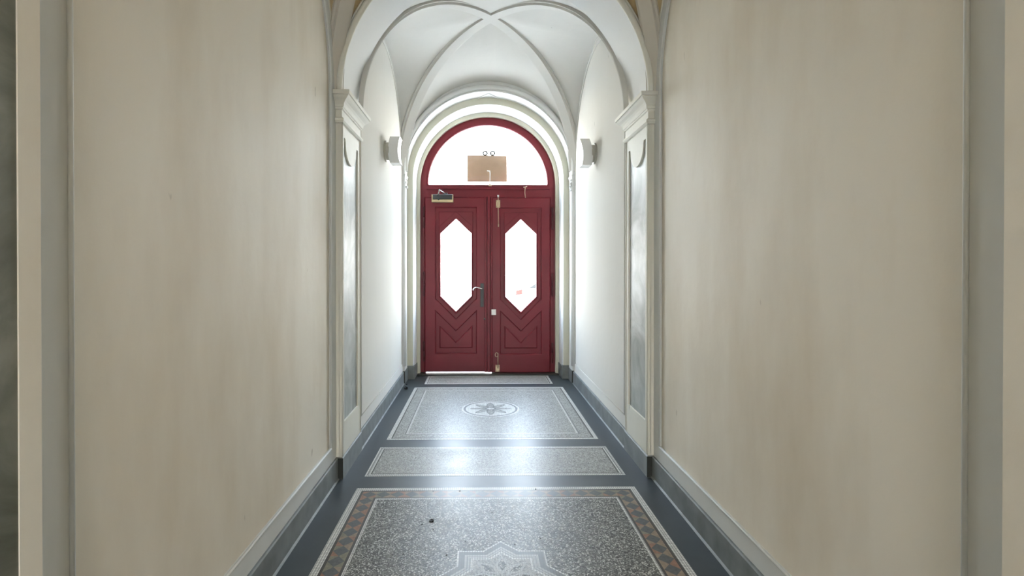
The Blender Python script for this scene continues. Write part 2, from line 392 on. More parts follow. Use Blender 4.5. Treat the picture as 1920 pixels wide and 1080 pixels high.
# ================================================================== SIDE WALLS
def side(sx):  # maps half-width coordinate to X
    return lambda h: XC+sx*h
def bay_wall(sx, hw, ya, yb, inner, band, zp=ZS, Hw=1.02, bandw=.10, spr=ZS, depth=.012, bead=.006):
    """wall with arched top: panel field (material inner) framed by a raised band"""
    X = side(sx); yc = (ya+yb)/2; L_ = (yb-ya)/2
    n = 40
    wall = MB(); frame = MB()
    ztop = 3.9
    wall.box(*sorted((X(hw), X(hw+.25))), ya-.02, yb+.02, -.2, ztop, inner)
    # raised band: outer boundary = full bay outline, inner = offset outline, arched
    outl = [(ya, .0), (ya, spr)]+[(yc-L_*math.cos(PI*i/n), spr+Hw*math.sin(PI*i/n)) for i in range(1, n)]+[(yb, spr), (yb, .0)]
    zb = .232
    inn = [(ya+bandw, zb), (ya+bandw, spr)]+[(yc-(L_-bandw)*math.cos(PI*i/n), spr+(Hw-bandw*.8)*math.sin(PI*i/n)) for i in range(1, n)]+[(yb-bandw, spr), (yb-bandw, zb)]
    xw, xf = X(hw), X(hw-depth)
    rows = []
    seq_in = inn; seq_out = outl
    # face strip
    for (a, b_) in zip(seq_out, seq_in):
        rows.append([(xf, a[0], a[1]), (xf, b_[0], b_[1]), (xw, b_[0]+0, b_[1])])
    frame.sweep(rows, band)
    # bottom strip between inner bottom corners
    frame.add([(xf, ya+bandw, 0), (xf, yb-bandw, 0), (xf, yb-bandw, zb), (xf, ya+bandw, zb), (xw, yb-bandw, zb), (xw, ya+bandw, zb)],
              [(0, 1, 2, 3), (3, 2, 4, 5)], band)
    frame.add([(xf, ya, 0), (xf, ya+bandw, 0), (xf, ya+bandw, zb)], [(0, 1, 2)], band)
    frame.add([(xf, yb, 0), (xf, yb-bandw, 0), (xf, yb-bandw, zb)], [(0, 1, 2)], band)
    # bead along the inner edge
    xb = X(hw-depth-.002)
    frame.tube([(xb, p[0]+(.006 if p[0] < yc else -.006) if i in (0, 1, len(inn)-2, len(inn)-1) else p[0], p[1]) for i, p in enumerate(inn)], bead, band, 8)
    frame.tube([(xb, ya+bandw, zb), (xb, yb-bandw, zb)], bead, band, 8)
    return wall, frame

BASE_Z = .136
def baseboard(sx, hw, ya, yb, t=.014):
    X = side(sx); b_ = MB()
    prof = [(hw+.005, 0), (hw-t-.010, 0), (hw-t-.007, .003), (hw-t-.001, .008), (hw-t, .03), (hw-t, BASE_Z-.006), (hw-t+.005, BASE_Z), (hw+.005, BASE_Z)]
    rows = [[(X(h), y, z_) for h, z_ in prof] for y in (ya, yb)]
    b_.sweep(rows, 'base_grey')
    for y in (ya, yb): b_.add([(X(h), y, z_) for h, z_ in prof], [tuple(range(len(prof)))], 'base_grey')
    return b_

names = {-1: 'left', 1: 'right'}
for sx in (-1, 1):
    nm = names[sx]
    w, f_ = bay_wall(sx, WN, N2, Y1, 'beige', 'band', bandw=.112)
    wo = struct(w.build('wall_'+nm), 'long beige stained %s wall panel between the camera and the arch' % nm, 'wall')
    fo = f_.build('raised_frame', wo); fo['label'] = 'pale grey raised frame'
    b_ = baseboard(sx, WN-.012, N2, Y1); struct(b_.build('baseboard_'+nm), 'dark grey painted skirting under the %s beige wall' % nm, 'baseboard')
    w, f_ = bay_wall(sx, WF, Y2, YE, 'cream', 'cream_light', bandw=.07, depth=.003, bead=.003)
    wo = struct(w.build('wall_'+nm), 'bright cream %s wall between the arch and the red door' % nm, 'wall')
    f_.build('raised_frame', wo)
    b_ = baseboard(sx, WF-.006, Y2, YE, .012); struct(b_.build('baseboard_'+nm), 'grey painted skirting of the bright %s wall near the door' % nm, 'baseboard')
    # bay behind the camera
    w, f_ = bay_wall(sx, WN, -4, N1, 'beige', 'band')
    struct(w.build('wall_'+nm), 'beige %s wall behind the camera' % nm, 'wall')

# ================================================================== PILASTERS
def ring_loft(mb, x_in, x_wall, ya, yb, prof, m, sx):
    """prof: list of (z, projection). U-shaped loft round the three free sides"""
    rows = []
    for z_, d in prof:
        xi = x_in-sx*d
        rows.append([(x_wall, ya-d, z_), (xi, ya-d, z_), (xi, yb+d, z_), (x_wall, yb+d, z_)])
    mb.sweep(rows, m)
    for k in (0, -1): mb.add(rows[k], [(0, 1, 2, 3)], m)

def pilaster(idx, sx, ya, yb, where, hw_wall, face='ivory', bead=True, bw=.058, md=.012, stone='marble'):
    X = side(sx)
    root = empty('trim_%d' % idx, (X(PF), (ya+yb)/2, 0))
    struct(root, '%s pilaster with grey marble panel and moulded capital, %s' % (names[sx], where), 'pilaster')
    xf, xw = X(PF), X(hw_wall+.02)
    # body: core set back, with raised cream frame round the marble
    b_ = MB(); b_.box(*sorted((X(PF+.014), xw)), ya, yb, 0, ZS, face)
    z0, z1 = .345, 2.185
    yc = (ya+yb)/2; rr = .075
    hole = [(ya+bw, z0), (yb-bw, z0), (yb-bw, z1), (yc+.155, z1)]
    hole += [(yc+rr*1.9*math.cos(PI*i/16), z1-.02-rr*1.7*math.sin(PI*i/16)) for i in range(0, 17)]
    hole += [(yc-.155, z1), (ya+bw, z1)]
    prism(b_, rect(ya, yb, 0, ZS-.01), [hole], X(PF), X(PF+.016), 0, face, fr=lambda u, v, y: (y, u, v))
    if bead: b_.tube([(X(PF-.001), ya+.006, .14), (X(PF-.001), ya+.006, 2.27)], .007, 'ivory', 8)
    if bead: b_.tube([(X(PF-.001), yb-.006, .14), (X(PF-.001), yb-.006, 2.27)], .005, 'ivory', 8)
    bo_ = b_.build('pilaster_shaft', root)
    mrb = MB(); mrb.box(*sorted((X(PF+.0135), X(PF+md))), ya+.03, yb-.03, z0-.02, z1+.02, stone)
    mo = mrb.build('marble_panel', root); mo['label'] = 'grey clouded marble panel'
    # skirting around the foot
    s_ = MB(); ring_loft(s_, xf, xw, ya, yb, [(0, .012), (.02, .010), (BASE_Z-.006, .010), (BASE_Z, .004), (BASE_Z, 0)], 'base_grey', sx)
    s_.box(*sorted((X(PF-.0105), xw)), ya-.0125, ya-.0115, .002, BASE_Z-.004, 'base_shade')  # thin dark sheet paints the shade on the skirting front
    s_.build('skirting', root)
    # capital
    c_ = MB()
    prof = [(2.262, 0), (2.266, .012), (2.276, .020), (2.288, .020), (2.296, .010), (2.300, .004), (2.345, .004), (2.350, .012), (2.358, .012),
            (2.362, .018), (2.372, .022), (2.376, .020), (2.385, .024), (2.398, .034), (2.412, .050), (2.424, .060), (2.428, .058), (2.430, .066), (2.452, .068), (ZS, .064)]
    ring_loft(c_, xf, xw, ya, yb, prof, 'ivory', sx)
    c_.build('capital', root, bevel=0)
    return root
n_ = 1
for sx in (-1, 1):
    pilaster(n_, sx, Y1, Y2, 'carrying the middle arch', WN); n_ += 1
for sx in (-1, 1):
    pilaster(n_, sx, N1, N2, 'cut by the picture edge closest to the camera', WN, 'beige', False, .05, .003, 'marble_dark'); n_ += 1

# ================================================================== ARCHES
def arch_band(idx, ya, yb, label, front_only=False):
    root = empty('trim_%d' % idx, (XC, ya, ZS)); struct(root, label, 'arch')
    n = 64; R = PF
    b_ = MB(); intr = []; fro = []; bak = []
    for i in range(n+1):
        a = PI*i/n; c, s = math.cos(a), math.sin(a)
        xi, zi = XC+R*c, ZS+.004+R*s
        # outer boundary on a rectangle so nothing leaks above
        k = 1.05/max(abs(c), 1e-6); k2 = 1.4/max(s, 1e-6); kk = min(k, k2)
        xo, zo = XC+kk*c, ZS+kk*s
        intr.append([(xi, ya, zi), (xi, yb, zi)]); fro.append([(xi, ya, zi), (xo, ya, zo)]); bak.append([(xi, yb, zi), (xo, yb, zo)])
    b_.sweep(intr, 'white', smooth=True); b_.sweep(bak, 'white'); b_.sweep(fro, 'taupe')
    b_.build('arch_band', root)
    r_ = MB()
    for RR, rad in ((R+.013, .020), (R+.040, .007)):
        r_.tube([(XC+RR*math.cos(PI*i/n), ya-.010, ZS+RR*math.sin(PI*i/n)) for i in range(n+1)], rad, 'ivory', 10)
    o = r_.build('archivolt_moulding', root); o['label'] = 'cream roll moulding along the arch edge'
arch_band(n_, Y1, Y2-.06, 'round arch spanning the hallway on the middle pilasters'); n_ += 1
arch_band(n_, N1, N2, 'round arch over the near pilasters, above the camera view'); n_ += 1

# ================================================================== VAULTS
def vault(name, a, ya, yb, label, cell, ribm, Hd=1.245, Hw=1.035, rib_r=.074, zs=ZS, shift=0):
    yc = (ya+yb)/2; bL = (yb-ya)/2; n = 28
    def Z(u, v):
        au, av = min(1, abs(u)), min(1, abs(v)); hi, lo = max(au, av), min(au, av)
        g = Hd*math.sqrt(max(0, 1-lo*lo)); w_ = Hw*math.sqrt(max(0, 1-lo*lo))
        t = 0 if lo >= 1 else (hi-lo)/(1-lo)
        if lo >= .9999: return zs
        t_ = t*(1.0)
        return zs+g+(w_-g)*t_
    par = [math.sin(PI/2*(-1+2*i/(2*n))) for i in range(2*n+1)]
    vm = MB(); rows = [[(XC+a*u, yc+bL*v, Z(u, v)) for u in par] for v in par]
    vm.sweep(rows, cell, smooth=False)
    vo = struct(vm.build(name), label, 'ceiling')
    for p in vo.data.polygons: p.use_smooth = True
    # sharp groins: split via edge angle
    vo.data.set_sharp_from_angle(angle=.35) if hasattr(vo.data, 'set_sharp_from_angle') else None
    # ribs
    for sx in (-1, 1):
        for sy in (-1, 1):
            rb = MB(); rows = []
            M_ = 40
            dirv = Vector((a*sx, bL*sy, 0)).normalized(); per = Vector((-dirv.y, dirv.x, 0))
            for i in range(M_+1):
                th = PI/2*i/M_; c, s = math.cos(th), math.sin(th)
                P = Vector((XC+a*sx*c, yc+bL*sy*c, zs+Hd*s))
                tn = Vector((-a*sx*s, -bL*sy*s, Hd*c)).normalized()
                nr = per.cross(tn).normalized()
                if nr.z > 0: nr = -nr
                if i == 0: nr = Vector((-sx*a, -sy*bL, 0)).normalized()
                w = rib_r; d = .030
                rows.append([P+per*w-nr*.03, P+per*w+nr*.010, P+per*w*.78+nr*.013, P+per*w*.66+nr*d, P-per*w*.66+nr*d, P-per*w*.78+nr*.013, P-per*w+nr*.010, P-per*w-nr*.03])
            rb.sweep(rows, ribm)
            rb.build('vault_rib', vo)
    # wall arch mouldings
    for sx in (-1, 1):
        fm = MB(); pts = [(XC+sx*(a-.004), yc-bL*math.cos(PI*i/48), zs+(Hw-.02)*math.sin(PI*i/48)) for i in range(49)]
        fm.tube(pts, .014 if ribm == 'taupe' else .006, 'ivory' if ribm == 'taupe' else ribm, 8); fm.build('wall_arch_moulding', vo)
    return vo
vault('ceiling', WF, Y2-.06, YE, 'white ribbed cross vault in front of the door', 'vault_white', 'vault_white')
vault('ceiling', WN, N2, Y1, 'ochre cross vault with taupe ribs, nearer the camera', 'ochre', 'taupe', rib_r=.062)
mb = MB(); mb.box(XC-1.3, XC+1.3, -4.2, 6.62, 3.9, 4.0, 'white')  # unseen slab added over the vaults to keep daylight out
mb.add([(XC-1.03, -4, 3.3), (XC+1.03, -4, 3.3), (XC+1.03, N1, 3.3), (XC-1.03, N1, 3.3)], [(0, 1, 2, 3)], 'ochre')
struct(mb.build('ceiling'), 'unseen light-blocking slab above the vaults and flat ceiling behind the camera', 'ceiling')

# ================================================================== REAR WALL (behind the camera) with an open passage
mb = MB(); prism(mb, rect(XC-1.3, XC+1.3, -.2, 3.95), [rect(XC-.35, XC+.35, 0.0, 2.1)], -4.0, -3.85, 0, 'beige')
struct(mb.build('wall_back'), 'rear wall with an open passage to the courtyard behind the camera', 'wall')

# ================================================================== END WALL WITH STEPPED DOOR ARCH
def arc_path(r, cz, n=56, z0=0.0, half=None):
    """jamb - semicircle - jamb as (x,z)"""
    p = [(XC-r, z0), (XC-r, cz*.5)]+[(XC-r*math.cos(PI*i/n), cz+r*math.sin(PI*i/n)) for i in range(n+1)]+[(XC+r, cz*.5), (XC+r, z0)]
    return p
CZ = 2.383
def sw(mb, specs, m, smooth=False):
    paths = [[(x, y, z_) for x, z_ in arc_path(r, cz)] for r, cz, y in specs]
    rows = [list(t) for t in zip(*paths)]
    mb.sweep(rows, m, smooth=smooth)
CZ1 = 2.402; R1_, R2_ = .97, .903
mb = MB()
inner = arc_path(R1_, CZ1)
outer_pts = []
for x, z_ in inner:
    if z_ <= CZ1: outer_pts.append((XC+(1.06 if x > XC else -1.06), z_))
    else:
        c, s = (x-XC)/R1_, (z_-CZ1)/R1_; k = min(1.06/max(abs(c), 1e-6), 1.55/max(s, 1e-6)); outer_pts.append((XC+c*k, CZ1+s*k))
mb.sweep([[(o_[0], YE, o_[1]), (i_[0], YE, i_[1])] for o_, i_ in zip(outer_pts, inner)], 'white')
ew = struct(mb.build('wall_front'), 'white end wall opening into the stepped arch round the red door', 'wall')
mb = MB()
sw(mb, [(R1_, CZ1, YE), (R1_, CZ1, 6.14)], 'white', False)
sw(mb, [(R1_, CZ1, 6.14), (R2_, 2.392, 6.14)], 'jamb')
mb.build('outer_reveal', ew)
mb = MB()
sw(mb, [(R2_, 2.392, 6.14), (R2_-.006, 2.392, 6.155), (.892, 2.388, 6.42)], 'white')
sw(mb, [(.892, 2.388, 6.42), (.850, CZ, 6.42), (.850, CZ, 6.62)], 'jamb')
mb.build('inner_reveal', ew)
mb = MB()
prism(mb, rect(XC-2.2, XC+2.2, -.2, 4.0), [list(reversed(arc_path(.86, CZ, 40)))], 6.56, 6.66, 0, 'cream')
mb.box(XC-1.35, XC-1.0, YE+.001, 6.56, -.2, 4, 'cream'); mb.box(XC+1.0, XC+1.35, YE+.001, 6.56, -.2, 4, 'cream')
mb.build('facade', ew)
mb = MB()
def mould(mb, ra, rz, cz, y, rad, m, z0=.2):
    pts = [(XC-ra, y, z0), (XC-ra, y, cz*.5)]+[(XC-ra*math.cos(PI*i/64), y, cz+rz*math.sin(PI*i/64)) for i in range(65)]+[(XC+ra, y, cz*.5), (XC+ra, y, z0)]
    mb.tube(pts, rad, m, 12)
mould(mb, .985, .955, 2.470, YE+.002, .030, 'white')
mould(mb, .972, .978, 2.402, YE-.001, .007, 'white')
mould(mb, .971, .971, 2.402, YE+.060, .005, 'white')
am = mb.build('archivolt_moulding', ew)
mb = MB(); zc_ = CZ1+R1_
mb.tube([(XC-.12, 6.13, zc_-.010), (XC, 5.975, zc_-.003), (XC+.12, 6.13, zc_-.010)], .006, 'white', 8)
mb.build('crown_chevron', ew)
# broken impost blocks at the springing
for sx, kk in ((-1, 0), (1, 1)):
    mb = MB(); X = side(sx)
    x0, x1 = X(.992), X(.955)
    mb.box(*sorted((x0, x1)), YE-.03, YE+.20, 2.395, 2.415, 'white')
    mb.box(*sorted((x0, X(.960))), YE-.022, YE+.19, 2.375, 2.395, 'white')
    for j in range(5):
        cx_ = X(.948+R_.uniform(-.006, .03)); zz = 2.35-j*.028
        w_ = R_.uniform(.008, .016)
        mb.box(cx_-w_, cx_+w_, YE-.012-R_.uniform(0, .01), YE+.02, zz-.012, zz+R_.uniform(.004, .014), 'white')
    o = mb.build('impost_block', ew, bevel=.004); o['label'] = 'chipped plaster impost'
# grey foot blocks
for sx in (-1, 1):
    mb = MB(); X = side(sx)
    mb.box(*sorted((X(.992), X(.962))), YE-.008, YE+.215, 0, .145, 'base_grey'); mb.box(*sorted((X(.990), X(.966))), YE-.0095, YE-.0085, 0, .14, 'base_shade')  # dark sheet on the block front is painted shade
    mb.build('foot_block', ew, bevel=.003)
    mb = MB(); mb.box(*sorted((X(.972), X(.893))), 6.132, 6.20, 0, .165, 'base_grey'); mb.box(*sorted((X(.91), X(.884))), 6.15, 6.43, 0, .15, 'base_grey')
    mb.build('foot_block', ew, bevel=.003)

# threshold
mb = MB(); mb.box(XC-.88, XC+.88, 6.345, 6.54, 0, .014, 'threshold'); struct(mb.build('trim_%d' % n_, bevel=.004), 'dark worn threshold under the red double door', 'threshold'); n_ += 1

# ================================================================== THE DOOR
S = .00672
def D(px, py): return (XC+(px-915.5)*S, CZ-(py-346)*S)
def DP(l): return [D(*p) for p in l]
door = empty('door_1', (XC, YD, 0)); struct(door, 'dark red arched double door with fanlight and two hexagonal panes', 'door')
YFR = YD+.030
# frame: arched ring + jambs + transom
mb = MB(); n = 56
ro, ri = .862, .752
outerp = [(XC-ro, .012)]+[(XC-ro*math.cos(PI*i/n), CZ+ro*math.sin(PI*i/n)) for i in range(n+1)]+[(XC+ro, .02)]
xl, zl = D(796.5, 697); xr, _ = D(1033.2, 697)
ztb = D(0, 369.5)[1]; ztt = D(0, 347)[1]
hole_top = [(XC-ri, ztt)]+[(XC-ri*math.cos(PI*i/n), max(ztt, CZ+ri*math.sin(PI*i/n))) for i in range(1, n)]+[(XC+ri, ztt)]
hole_bot = [(xl, .022), (xl, ztb), (xr, ztb), (xr, .022)]
# split in ring+transom and jambs
outline = [(XC-ro, .012)]+[(XC-ro*math.cos(PI*i/n), CZ+ro*math.sin(PI*i/n)) for i in range(n+1)]+[(XC+ro, .012), (xr, .012), (xr, ztb), (xl, ztb), (xl, .012)]
prism(mb, outline, [hole_top], YFR, YFR+.07, .004, 'red')
for xx0, xx1, z0_, z1_ in ((xl-.012, xl+.014, .012, ztb+.01), (xr-.014, xr+.012, .012, ztb+.01), (xl, xr, ztb-.014, ztb+.010)): mb.box(xx0, xx1, YD+.053, YD+.080, z0_, z1_, 'red')
frame = mb.build('door_frame', door)
mb = MB()
mb.box(XC-ri-.02, XC+ri+.03, YFR-.016, YFR+.002, D(0, 353)[1]-.008, D(0, 353)[1]+.006, 'red')
mb.box(XC-ri+.0, XC+ri-.0, YFR-.006, YFR+.03, ztt-.004, ztt+.010, 'red')
mb.tube([(XC-(ri+.012)*math.cos(PI*i/n), YFR-.001, CZ+(ri+.012)*math.sin(PI*i/n)) for i in range(n+1)], .007, 'red', 8)
mb.build('transom_moulding', door)
mb = MB()
gp = [(XC-.76, ztt-.01)]+[(XC-.76*math.cos(PI*i/n), max(ztt, CZ+.76*math.sin(PI*i/n))) for i in range(1, n)]+[(XC+.76, ztt-.01)]
prism(mb, gp, [], YFR+.035, YFR+.041, 0, 'glass'); fg = mb.build('fanlight_glass', door); fg['label'] = 'clear half-round fanlight pane'

def leaf_obj(cx, x0, x1, dy, lab, bot=0):
    ax, _ = D(cx, 0)
    mb = MB()
    o = lambda l: DP([(cx+a, b+dy) for a, b in l])
    hexa = o([(-28.8, 437.3), (0, 410), (28.8, 437.3), (28.8, 554.8), (0, 583.5), (-28.8, 554.8)])
    full = DP([(x0, 697+bot), (x1, 697+bot), (x1, 369.8), (x0, 369.8)])
    prism(mb, full, [hexa], YD+.022, YD+.050, 0, 'red')
    up = o([(-37.8, 389.5), (37.8, 389.5), (37.8, 559.6), (0, 597), (-37.8, 559.6)])
    lo = o([(-37.8, 584), (0, 621), (37.8, 584), (37.8, 662), (-37.8, 662)])
    prism(mb, full, [up, lo], YD, YD+.023, .011, 'red')
    field = o([(-32, 396.5), (32, 396.5), (32, 556.8), (0, 588.6), (-32, 556.8)])
    prism(mb, field, [hexa], YD+.008, YD+.023, .006, 'red')
    hm = o([(-31, 424), (0, 395.5+.8), (31, 424), (31, 556.5), (0, 587.5), (-31, 556.5)])
    hi = o([(-28.8, 437.3), (0, 410), (28.8, 437.3), (28.8, 554.8), (0, 583.5), (-28.8, 554.8)])
    prism(mb, hm, [hi], YD+.002, YD+.012, .004, 'red')
    low = o([(-31, 609.5), (0, 641), (31, 609.5), (31, 652.5), (-31, 652.5)])
    prism(mb, low, [], YD+.006, YD+.023, .012, 'red')
    lf = mb.build('door_leaf', door); lf['label'] = lab
    g = MB(); prism(g, o([(-30, 436.6), (0, 408.4), (30, 436.6), (30, 555.4), (0, 585), (-30, 555.4)]), [], YD+.033, YD+.038, 0, 'glass')
    go = g.build('window_pane', lf); go['label'] = 'clear hexagonal pane'
    return lf
lfL = leaf_obj(855.6, 797, 911, 0, 'left red door leaf with lever handle and door closer')
lfR = leaf_obj(977.4, 922.5, 1032.8, 1.0, 'right red door leaf with brass bolts', 1.9)
# cover strip with flutes, belongs to the left leaf
mb = MB(); xa, xb = D(909.5, 0)[0], D(923.5, 0)[0]; za, zb = D(0, 697)[1], D(0, 369.5)[1]
w = xb-xa
prof = [(0, .012), (0, -.014), (.08, -.020), (.22, -.020), (.28, -.012), (.34, -.012), (.40, -.030), (.66, -.030), (.72, -.012), (.78, -.012), (.84, -.020), (.95, -.020), (1, -.014), (1, .012)]
mb.sweep([[(xa+w*u, YD+y_, z_) for u, y_ in prof] for z_ in (za, zb)], 'red'); mb.add([(xa+w*u, YD+y_, zb) for u, y_ in prof], [tuple(range(len(prof)))], 'red')
mb.add([(xa+w*u, YD+y_, za) for u, y_ in prof], [tuple(range(len(prof)))], 'red')
mb.build('cover_strip', lfL)
# hinges
def hinge(px, y0, y1, par):
    mb = MB(); x, z1 = D(px, y0); _, z0 = D(px, y1); y = YD-.006
    mb.tube([(x, y, z0), (x, y, (z0+z1)/2-.003)], .011, 'red_dark', 10); mb.tube([(x, y, (z0+z1)/2+.003), (x, y, z1)], .011, 'red_dark', 10)
    mb.tube([(x, y, z1), (x, y, z1+.014)], [.008, .003], 'red_dark', 8); mb.tube([(x, y, z0), (x, y, z0-.014)], [.008, .003], 'red_dark', 8)
    mb.build('hinge', par)
for a in ((795.8, 388, 426), (795.8, 510, 554), (795.8, 640, 676)): hinge(*a, lfL)
for a in ((1036.5, 390, 429), (1036.5, 514, 554), (1036.5, 644, 680)): hinge(*a, lfR)
# handle on long dark plate
mb = MB(); x0_, z1_ = D(901.3, 531); x1_, z0_ = D(907.6, 575)
prism(mb, rect(x0_, x1_, z0_, z1_), [], YD-.010, YD+.001, .003, 'dark_metal')
hx, hz = D(904.3, 541); mb.tube([(hx, YD-.01, hz), (hx, YD-.025, hz)], .014, 'dark_metal', 14)
hp = mb.build('handle_plate', lfL)
mb = MB()
lv = [(0, -.02, 0), (0, -.045, 0), (-.02, -.052, .006), (-.045, -.052, .014), (-.07, -.05, .018), (-.095, -.048, .008), (-.108, -.044, -.008), (-.104, -.04, -.02)]
mb.tube([(hx+a, YD+b, hz+c) for a, b, c in lv], [.009, .009, .009, .008, .008, .008, .007, .006], 'steel', 10)
o = mb.build('lever_handle', lfL); o['label'] = 'shiny lever handle'
mb = MB(); kx, kz = D(909, 597.5); mb.tube([(kx, YD+.002, kz), (kx, YD-.035, kz)], .012, 'dark_metal', 12); mb.tube([(kx, YD-.034, kz), (kx, YD-.038, kz)], .006, 'steel', 12)
mb.build('key_cylinder', lfL)
# door closer
mb = MB(); x0_, z1_ = D(811.5, 365.5); x1_, z0_ = D(850.5, 380.5)
zm = z0_+.36*(z1_-z0_)
prism(mb, rect(x0_, x1_, zm, z1_), [], YD-.062, YD-.002, .006, 'dark_metal')
cl = mb.build('door_closer', lfL, bevel=0); cl['label'] = 'dark door closer with brass lower edge'
mb = MB(); prism(mb, rect(x0_, x1_, z0_, zm), [], YD-.066, YD-.002, .006, 'brass')
prism(mb, rect(x0_-.004, x0_+.010, z0_+.004, z1_-.004), [], YD-.067, YD-.002, .003, 'brass')
prism(mb, rect(x1_-.010, x1_+.004, z0_+.004, z1_-.004), [], YD-.067, YD-.002, .003, 'brass')
mb.tube([D3 for D3 in [(D(824, 0)[0], YD-.067, zm-.002), (D(824, 0)[0], YD-.072, zm-.002)]], .010, 'dark_metal', 12)
mb.build('closer_case', lfL)
mb = MB(); P = lambda px, py, y: (D(px, py)[0], YD+y, D(px, py)[1])
mb.tube([P(823, 367, -.05), P(825.5, 357.5, -.055)], .007, 'steel', 8)
mb.tube([P(825.5, 357.5, -.055), P(832, 361.5, -.04), P(837, 364.5, -.02)], .007, 'steel', 8)
mb.tube([P(825.5, 357.5, -.065), P(825.5, 357.5, -.045)], .011, 'steel', 12)
mb.tube([P(823, 367, -.062), P(823, 367, -.040)], .011, 'dark_metal', 12)
prism(mb, DP([(832, 366), (840, 366), (840, 361.5), (832, 361.5)]), [], YD-.012, YD+.010, .002, 'dark_metal')
mb.build('closer_arm', lfL)
# top bolt on right leaf
mb = MB(); prism(mb, DP([(930.6, 389), (938.4, 389), (938.4, 375), (930.6, 375)]), [DP([(933.6, 385), (935.6, 385), (935.6, 379), (933.6, 379)])], YD-.014, YD+.001, .003, 'brass')
for a, b in ((932, 377), (937, 377), (932, 387), (937, 387)): mb.tube([P(a, b, -.013), P(a, b, -.018)], .004, 'dark_metal', 8)
bk = mb.build('bolt_case', lfR)
mb = MB(); mb.tube([P(934.6, 370, -.016), P(934.6, 390, -.018), P(935, 424, -.018)], .0055, 'wax_metal', 8); mb.tube([P(934.6, 366, -.018), P(934.6, 370, -.018)], [.012, .009], 'white_plastic', 12)
mb.tube([P(935, 420, -.018), P(935, 425.5, -.018)], .008, 'wax_metal', 8)
mb.build('bolt_rod', lfR)
# bottom bolt with ring
mb = MB(); mb.tube([P(934.2, 662, -.018), P(934.2, 690, -.018)], .006, 'wax_metal', 8)
mb.tube([(D(931.6, 664.5)[0]+.022*math.cos(t)*.8, YD-.022, D(931.6, 664.5)[1]+.026*math.sin(t)) for t in [2*PI*i/20*.82+.6 for i in range(20)]], .0045, 'wax_metal', 8)
mb.build('bolt_rod', lfR)
mb = MB(); prism(mb, DP([(929.5, 697), (937.5, 697), (937.5, 684), (929.5, 684)]), [], YD-.014, YD+.001, .003, 'wax_metal')
for a, b in ((931, 686), (936, 686), (931, 695), (936, 695)): mb.tube([P(a, b, -.013), P(a, b, -.019)], .004, 'dark_metal', 8)
mb.build('bolt_case', lfR)
# white plastic plate
mb = MB(); prism(mb, DP([(921.8, 590), (930.6, 590), (930.6, 579.5), (921.8, 579.5)]), [], YD-.034, YD+.001, .004, 'white_plastic')
o = mb.build('strike_cover', lfR); o['label'] = 'small white plastic cover'
# hook stay on the transom and latch in front of the fanlight
mb = MB(); yy = YFR-YD
mb.tube([P(985.5, 351, yy-.02), P(984.8, 360, yy-.025), P(986, 372, yy-.02)], .005, 'wax_metal', 8)
mb.tube([P(982, 350.5, yy-.018), P(985.5, 350.5, yy-.022), P(989, 349, yy-.018)], .006, 'wax_metal', 8); mb.tube([P(985.5, 350.5, yy+.002), P(985.5, 350.5, yy-.024)], .006, 'wax_metal', 8)
o = mb.build('window_hook', door); o['label'] = 'thin metal hook stay on the transom'
mb = MB(); mb.tube([P(919.5, 346, yy-.004), P(919.3, 338, yy-.022), P(919.5, 325, yy-.022), P(919.0, 320.5, yy-.022), P(914, 319.8, yy-.022)], [.006, .006, .006, .009, .007], 'white_plastic', 8)
prism(mb, DP([(916.5, 348.5), (922.5, 348.5), (922.5, 345), (916.5, 345)]), [], YFR-.016, YFR+.002, .002, 'wax_metal')
o = mb.build('fanlight_latch', door); o['label'] = 'pale hooked latch in front of the tan board'

# ================================================================== SIGN BOARD hanging outside the fanlight glass
YB = YFR+.075
root = empty('hanging_sign', (D(913.7, 316)[0], YB, D(0, 341)[1]))
tag(root, 'blank tan sign board hanging by two rings in the fanlight', 'sign')
k = YB/YD
def DB(px, py):  # plane YB
    x, z_ = D(px, py); return (x*k, CAM_H+(z_-CAM_H)*k)
mb = MB(); prism(mb, [DB(876.3, 340.6), DB(951.3, 340.9), DB(951.0, 292.2), DB(876.3, 290.6)], [], YB, YB+.012, .002, 'tan_board'); mb.build('board', root)
for px in (910.2, 924.4):
    x, z_ = DB(px, 287.2); mb = MB(); mb.tube([(x+.025*math.cos(2*PI*i/20), YB+.006, z_+.025*math.sin(2*PI*i/20)) for i in range(20)], .010, 'ring_iron', 8, closed=True); mb.build('hanging_ring', root)

# ================================================================== WALL LAMPS
def wall_lamp(sx, yc, zc, label, tilt):
    X = side(sx); xw = X(WF)
    root = empty('wall_lamp', (xw, yc, zc)); tag(root, label, 'lamp', 'bowed wall lamps facing each other')
    s = -sx
    mb = MB()  # round base: two steps
    n = 32
    for r_, a, b_ in ((.098, 0, .016), (.082, .016, .046)):
        rows = [[(xw+s*x_, yc+rr*math.cos(2*PI*i/n), zc+rr*math.sin(2*PI*i/n)) for x_, rr in ((a, r_), (b_-.004, r_), (b_, r_-.004), (b_, 0))] for i in range(n)]
        mb.sweep(rows, 'lamp_base', closed=True)
    mb.build('lamp_base', root)
    mb = MB(); h, dY = .122, .075; th = .092; m_ = 16; rows = []
    for i in range(m_+1):
        t = -1+2*i/m_; bow = .020*(1-t*t)*-1
        xa_ = xw+s*(.058+bow); xb_ = xw+s*(.058+th+bow-.012*(1-t*t)*0)
        zz = zc+h*t; tl = tilt*t*.012
        rows.append([(xa_+s*tl, yc-dY, zz), (xb_+s*tl, yc-dY, zz), (xb_+s*tl, yc+dY, zz), (xa_+s*tl, yc+dY, zz), (xa_+s*tl, yc-dY, zz)])
    mb.sweep(rows, 'opal'); mb.add(rows[0][:4], [(0, 1, 2, 3)], 'opal'); mb.add(rows[-1][:4], [(0, 1, 2, 3)], 'opal')
    mb.build('lamp_shade', root, bevel=.004)
